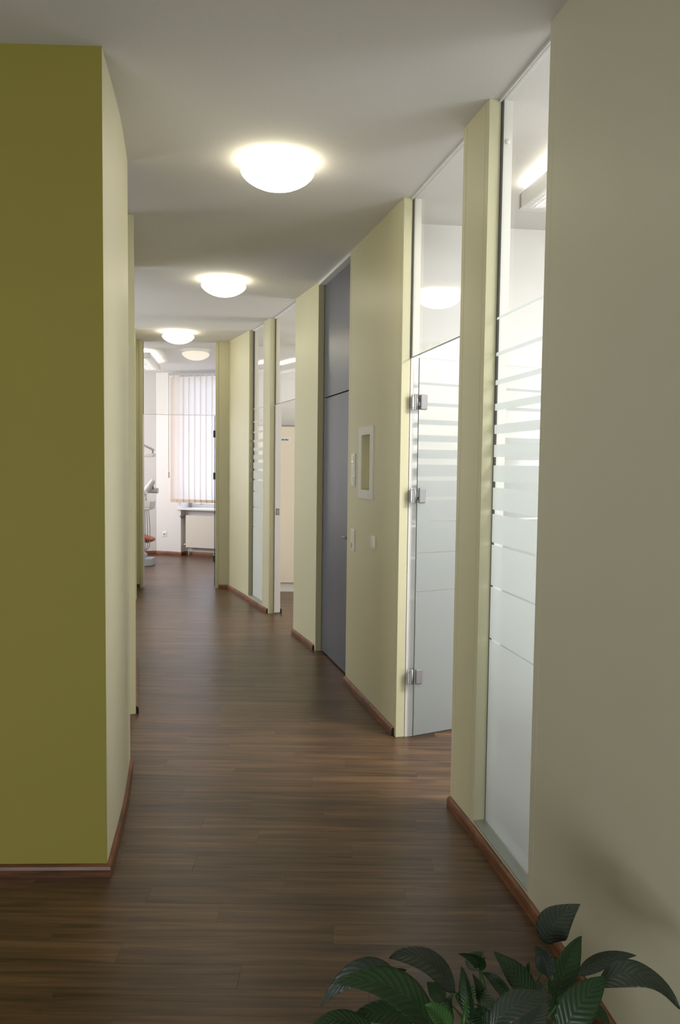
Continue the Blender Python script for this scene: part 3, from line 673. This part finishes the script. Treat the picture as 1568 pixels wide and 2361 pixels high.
# tray head
b = MB(); ox = -3.15
prof = [(-3.20, 0.86), (-2.935, 0.80), (-2.90, 0.815), (-2.85, 0.838), (-2.765, 0.84), (-2.750, 0.965), (-2.86, 0.985), (-3.20, 0.93)]
b.prism_y([(p[0]-ox, p[1]) for p in prof], -0.28, 0.02); th = b.build('instrument_tray', 'dental', du, bevel=0.010)
b = MB(); b.prism_y([(p[0]-ox, p[1]) for p in [(-3.1, 0.835), (-2.93, 0.835), (-2.88, 0.872), (-2.748, 0.885), (-2.746, 0.89), (-2.89, 0.879), (-2.94, 0.842), (-3.1, 0.842)]], -0.283, -0.279); b.build('joint_line', 'rail', th)
for k in range(5):
    x0_ = -2.90+0.027*k
    MB().tube([dp(x0_, 11.46, 0.87), dp(x0_, 11.45, 0.835), dp(x0_, 11.45, 0.815)], [0.008, 0.009, 0.006], 10).build('hose_socket', 'plastic', th)
    pts = []
    sw = [0.055, 0.02, 0.0, -0.005, -0.012][k]; low = [0.34, 0.26, 0.22, 0.235, 0.245][k]
    for t_ in range(25):
        q = t_/24
        if q < 0.55: zz = 0.815-(0.815-low-0.09)*q/0.55; xx = x0_-sw*math.sin(PI*q/0.55*0.9)
        else:
            a_ = (q-0.55)/0.45*PI; zz = low+0.09-0.09*math.sin(a_)+max(0, (q-0.9))*0.8; xx = x0_-sw*0.3-0.07*(1-math.cos(a_))
        pts.append(dp(xx, 11.45+0.02*k*q, zz))
    MB().tube(pts, 0.0048, 8).build('hose', 'hose', du)
# delivery arms
MB().tube([dp(-2.84, 11.45, 0.975), dp(-2.845, 11.47, 1.06)], [0.024, 0.020], 16).build('arm_joint', 'dental', du)
MB().tube([dp(-2.892, 11.47, 1.035), dp(-2.885, 11.47, 1.055), dp(-2.74, 11.50, 1.255), dp(-2.725, 11.50, 1.275)], [0.035, 0.046, 0.040, 0.026], 20).build('upper_arm', 'dental', du)
MB().tube([dp(-2.745, 11.52, 1.14), dp(-2.745, 11.51, 1.22)], 0.014, 12).build('arm_link', 'rail', du)
MB().tube([dp(-2.68, 11.56, 1.118), dp(-3.5, 11.62, 1.125)], 0.040, 20).build('horizontal_arm', 'dental', du)
MB().tube([dp(-2.81, 11.43, 1.085), dp(-2.81, 11.40, 1.085)], 0.016, 14).build('arm_knob', 'lamp_white', du)
MB().tube([dp(-3.5, 11.62, 0.10), dp(-3.5, 11.62, 2.1)], 0.035, 16).build('light_post', 'dental', du)
b = MB().tube([dp(-3.5, 11.62, 2.08), dp(-2.745, 11.60, 1.71)], 0.017, 12); b.build('light_arm', 'dental', du)
MB().tube([dp(-2.768, 11.60, 1.71), dp(-2.768, 11.60, 1.665)], 0.014, 12).build('light_pivot', 'rail', du)
b = MB(); b.prism_y([(-3.1-ox, 1.615), (-2.85-ox, 1.608), (-2.745-ox, 1.612), (-2.742-ox, 1.665), (-2.80-ox, 1.668), (-2.86-ox, 1.655), (-3.1-ox, 1.65)], -0.14, 0.0); b.build('light_head', 'dental', du, bevel=0.008)

# ------------------------------------------------------------------ low cabinet behind the tall glass strip
lc = tag(empty('low_cabinet', sW1.loc, sW1.rz), 'low white cabinet seen blurred behind the lower part of the tall frosted glass strip', 'cabinet')
M['cab_grey'] = paint('pale_grey_laminate', (0.80, 0.80, 0.79), 0.4)
box(-1.10, 0.61, -0.98, -0.535, 0.10, 0.805).build('body', 'cab_grey', lc, bevel=0.002)
box(-1.08, 0.59, -0.94, -0.54, 0.0, 0.10).build('plinth', 'rail', lc)
box(-1.11, 0.62, -1.00, -0.532, 0.805, 0.83).build('worktop', 'lamp_white', lc, bevel=0.003)
for k in range(3):
    x0_ = -1.095+k*0.567
    dd = box(x0_, x0_+0.56, -1.000, -0.981, 0.11, 0.795).build('cabinet_door', 'lamp_white', lc, bevel=0.002)
    MB().tube([(x0_+0.45, -1.02, 0.70), (x0_+0.45, -1.02, 0.78)], 0.005, 8).tube([(x0_+0.45, -1.000, 0.74), (x0_+0.45, -1.02, 0.74)], 0.004, 8).build('handle', 'steel', dd)

# ------------------------------------------------------------------ tall cabinet in the side room
cb = tag(empty('tall_cabinet', (-0.5, 9.38, 0)), 'tall cream cabinet with lettered door seen through the doorway past the grey door', 'cabinet')
box(-0.6, 0.6, 0.018, 0.46, 0.11, 1.985).build('body', 'cabinet', cb, bevel=0.001)
box(-0.6, 0.6, 0.03, 0.45, 0.0, 0.108).build('plinth', 'white', cb)
box(-0.602, 0.602, 0.012, 0.462, 1.987, 1.998).build('top_rail', 'rail', cb)
for x0_, x1_ in ((-0.598, -0.0015), (0.0015, 0.598)):
    dd = box(x0_, x1_, -0.001, 0.017, 0.113, 1.978).build('cabinet_door', 'cabinet', cb, bevel=0.0015)
    box(x0_+0.15 if x0_ < -0.1 else x0_+0.05, x1_-0.05 if x0_ < -0.1 else x1_-0.15, -0.006, 0.0, 1.981, 1.9855).build('grip_strip', 'rail', dd)
lab = box(-0.30, -0.09, -0.0018, -0.0008, 1.795, 1.856).build('label_strip', 'white', cb)
def text(name, body, size, loc, rot, mat, parent, ext=0.0004):
    cu = bpy.data.curves.new(name, 'FONT'); cu.body = body; cu.size = size; cu.extrude = ext; cu.offset = 0.0006
    cu.materials.append(M[mat]); tmp = bpy.data.objects.new(name, cu); C.objects.link(tmp); bpy.context.view_layer.update()
    me = bpy.data.meshes.new_from_object(tmp.evaluated_get(bpy.context.evaluated_depsgraph_get())); bpy.data.objects.remove(tmp)
    o = bpy.data.objects.new(name, me); C.objects.link(o); o.location = loc; o.rotation_euler = rot; o.parent = parent; return o
text('lettering', 'Notfallkoffer', 0.029, (-0.268, -0.0022, 1.814), (PI/2, 0, 0), 'ink', cb)

# ------------------------------------------------------------------ peace lily
PX, PY = 0.36, 1.62
plant = tag(empty('potted_plant', (PX, PY, 0)), 'potted plant with big dark green pointed leaves in the right foreground', 'plant')
pot = MB().lathe([(0.0, 0.0), (0.085, 0.0), (0.092, 0.01), (0.125, 0.20), (0.130, 0.215), (0.130, 0.225), (0.120, 0.225), (0.115, 0.19), (0.0, 0.19)], 40)
pot.build('pot', 'pot', plant)
MB().lathe([(0.0, 0.200), (0.06, 0.203), (0.114, 0.195)], 30).build('soil', 'soil', plant)
def leaf(base, mid, tip, width, mat='leaf', roll=0.0, cup=0.18, N_=(0.0, -0.55, 0.83), wav=0.05, stem=True, curl=0.0):
    b0, m0, t0 = [px(*p) for p in (base, mid, tip)]
    c = m0*2-(b0+t0)*0.5                 # quadratic bezier through mid
    nl, nw = 22, 10
    mb = MB(); mb.smooth = True; uvs = []
    Nn = Vector(N_).normalized()
    ph = random.uniform(0, 6)
    for i in range(nl+1):
        t = i/nl; p = b0*(1-t)**2+c*2*t*(1-t)+t0*t*t
        T = ((c-b0)*2*(1-t)+(t0-c)*2*t).normalized()
        Wd = T.cross(Nn).normalized(); Nv = Wd.cross(T).normalized()
        rr = roll+curl*t
        Wr = Wd*math.cos(rr)+Nv*math.sin(rr); Nr = Nv*math.cos(rr)-Wd*math.sin(rr)
        wv = width*0.5*(math.sin(PI*min(1, t**0.82)))**0.78*(1.06-0.30*t)
        if t > 0.999: wv = 0.0002
        if t < 0.001: wv = 0.002
        for k in range(nw+1):
            u = k/nw*2-1
            z = cup*abs(u)*wv*1.0-0.25*cup*u*u*wv + wav*width*math.sin(9*t+ph+(1.5 if u > 0 else 0))*abs(u)**2*0.5 + 0.0004*math.sin(2*PI*11*(t-0.21*abs(u)))*(1-abs(u))*min(1, abs(u)*6)
            mb.v.append(tuple(p+Wr*(u*wv)+Nr*z-plant.location)); uvs.append((k/nw, t))
    for i in range(nl):
        for k in range(nw): q = i*(nw+1)+k; mb.face([q, q+1, q+nw+2, q+nw+1])
    o = mb.build('leaf', mat, plant)
    ul = o.data.uv_layers.new(name='UVMap')
    for lp in o.data.loops: ul.data[lp.index].uv = uvs[lp.vertex_index]
    sd = o.modifiers.new('thickness', 'SOLIDIFY'); sd.thickness = 0.0006
    if stem:
        d = Vector((b0.x-PX, b0.y-PY, 0)); root = Vector((PX, PY, 0.19))+Vector((max(-0.07, min(0.07, d.x*0.25)), max(-0.07, min(0.07, d.y*0.25)), 0))
        k1 = root+Vector((0, 0, max(0.05, (b0.z-0.19)*0.7)))+d*0.12
        dirv = (c-b0).normalized(); k2 = b0-dirv*0.03
        pts = []
        for i in range(13):
            t = i/12; pts.append(root*(1-t)**3+k1*3*t*(1-t)**2+k2*3*t*t*(1-t)+b0*t**3-plant.location)
        MB().tube(pts, [0.0034-0.0016*i/12 for i in range(13)], 8).build('stalk', 'stem', plant)
    return o
LG = 'leaf_grey'
#     base               mid                tip              width
leaf((1269, 2178, 1.78), (1283, 2125, 1.79), (1338, 2084, 1.82), 0.085, LG, roll=0.25, cup=0.1)
leaf((1282, 2316, 1.60), (1306, 2226, 1.62), (1342, 2158, 1.66), 0.062, 'leaf', roll=-0.55, cup=0.35)
leaf((1331, 2249, 1.72), (1392, 2212, 1.74), (1467, 2203, 1.74), 0.040, LG, roll=-0.7, cup=0.3)
leaf((1380, 2272, 1.58), (1478, 2248, 1.55), (1567, 2327, 1.52), 0.066, LG, roll=0.25, cup=0.12, wav=0.09)
leaf((1292, 2385, 1.50), (1340, 2312, 1.52), (1398, 2252, 1.55), 0.075, 'leaf', roll=-0.2)
leaf((1050, 2288, 1.62), (978, 2216, 1.60), (897, 2210, 1.57), 0.066, LG, roll=-0.15, wav=0.07)
leaf((1000, 2375, 1.45), (905, 2276, 1.44), (768, 2268, 1.42), 0.074, 'leaf', roll=0.0, wav=0.06)
leaf((930, 2292, 1.52), (838, 2240, 1.50), (738, 2322, 1.48), 0.054, LG, roll=0.25)
leaf((1231, 2294, 1.62), (1190, 2248, 1.64), (1138, 2193, 1.66), 0.056, 'leaf', roll=0.1)
leaf((1106, 2236, 1.74), (1098, 2212, 1.72), (1056, 2198, 1.71), 0.030, 'leaf', roll=1.0, cup=0.6)
leaf((1106, 2236, 1.74), (1100, 2214, 1.77), (1117, 2194, 1.78), 0.052, LG, roll=0.5, cup=0.5)
leaf((1263, 2252, 1.66), (1256, 2214, 1.67), (1234, 2180, 1.68), 0.048, LG, roll=0.2, cup=0.3, curl=0.8)
leaf((1082, 2352, 1.52), (1079, 2290, 1.53), (1063, 2226, 1.56), 0.040, 'leaf', roll=0.9, cup=0.5)
leaf((1112, 2340, 1.56), (1104, 2290, 1.57), (1090, 2245, 1.58), 0.034, 'leaf', roll=-0.5, cup=0.5)
leaf((1178, 2312, 1.60), (1148, 2266, 1.61), (1112, 2243, 1.63), 0.028, 'leaf', roll=0.6, cup=0.5)
leaf((1027, 2306, 1.64), (1004, 2286, 1.65), (985, 2264, 1.66), 0.046, 'leaf', roll=-0.2)
leaf((1130, 2372, 1.46), (1196, 2312, 1.47), (1278, 2300, 1.50), 0.054, LG, roll=0.1)
leaf((1034, 2378, 1.40), (1010, 2340, 1.41), (978, 2318, 1.42), 0.046, 'leaf_bright', roll=-0.2, cup=0.4)
leaf((1040, 2370, 1.43), (1032, 2330, 1.44), (1046, 2288, 1.45), 0.026, 'leaf', roll=0.3, cup=0.4)
leaf((960, 2352, 1.50), (880, 2334, 1.48), (802, 2354, 1.45), 0.050, 'leaf')
leaf((868, 2385, 1.45), (790, 2352, 1.43), (716, 2366, 1.40), 0.040, 'leaf')
leaf((884, 2278, 1.60), (904, 2250, 1.62), (938, 2236, 1.63), 0.028, 'leaf', roll=-0.5)
leaf((880, 2290, 1.56), (915, 2272, 1.57), (940, 2300, 1.57), 0.050, 'leaf', roll=0.2)
leaf((1054, 2292, 1.60), (1100, 2300, 1.56), (1152, 2330, 1.52), 0.052, 'leaf', roll=0.2)
leaf((1210, 2385, 1.48), (1235, 2350, 1.49), (1262, 2310, 1.52), 0.050, LG, roll=0.3)
leaf((1290, 2380, 1.62), (1278, 2318, 1.64), (1266, 2254, 1.68), 0.036, 'leaf', roll=-0.3)
leaf((1330, 2340, 1.62), (1370, 2330, 1.60), (1408, 2366, 1.58), 0.045, 'leaf', roll=0.3)
leaf((1250, 2300, 1.70), (1230, 2278, 1.71), (1222, 2262, 1.72), 0.045, LG, roll=0.2)
leaf((960, 2330, 1.62), (975, 2305, 1.63), (958, 2292, 1.64), 0.03, 'leaf', roll=0.2)
leaf((1150, 2390, 1.55), (1110, 2350, 1.56), (1085, 2330, 1.57), 0.05, 'leaf', roll=0.2)
# flower bud on its stalk
bp_ = px(1218, 2232, 1.70); bs = Vector((PX+0.02, PY+0.03, 0.19))
MB().tube([tuple(bs-plant.location), tuple(bs.lerp(bp_, 0.5)+Vector((0.01, 0, 0.02))-plant.location), tuple(bp_-plant.location)], 0.0016, 6).build('flower_stalk', 'stem', plant)
MB().tube([tuple(bp_-plant.location+Vector((0, 0, -0.006))), tuple(bp_-plant.location), tuple(bp_-plant.location+Vector((0, 0, 0.008))), tuple(bp_-plant.location+Vector((0, 0, 0.014)))], [0.002, 0.005, 0.0045, 0.001], 10).build('flower_bud', 'leaf_bright', plant)
bs = px(1068, 2361, 1.42); be = px(1078, 2300, 1.45)
MB().tube([tuple(Vector((PX, PY-0.04, 0.19))-plant.location), tuple(bs-plant.location), tuple(be-plant.location)], 0.0045, 8).build('young_shoot', 'leaf_bright', plant)
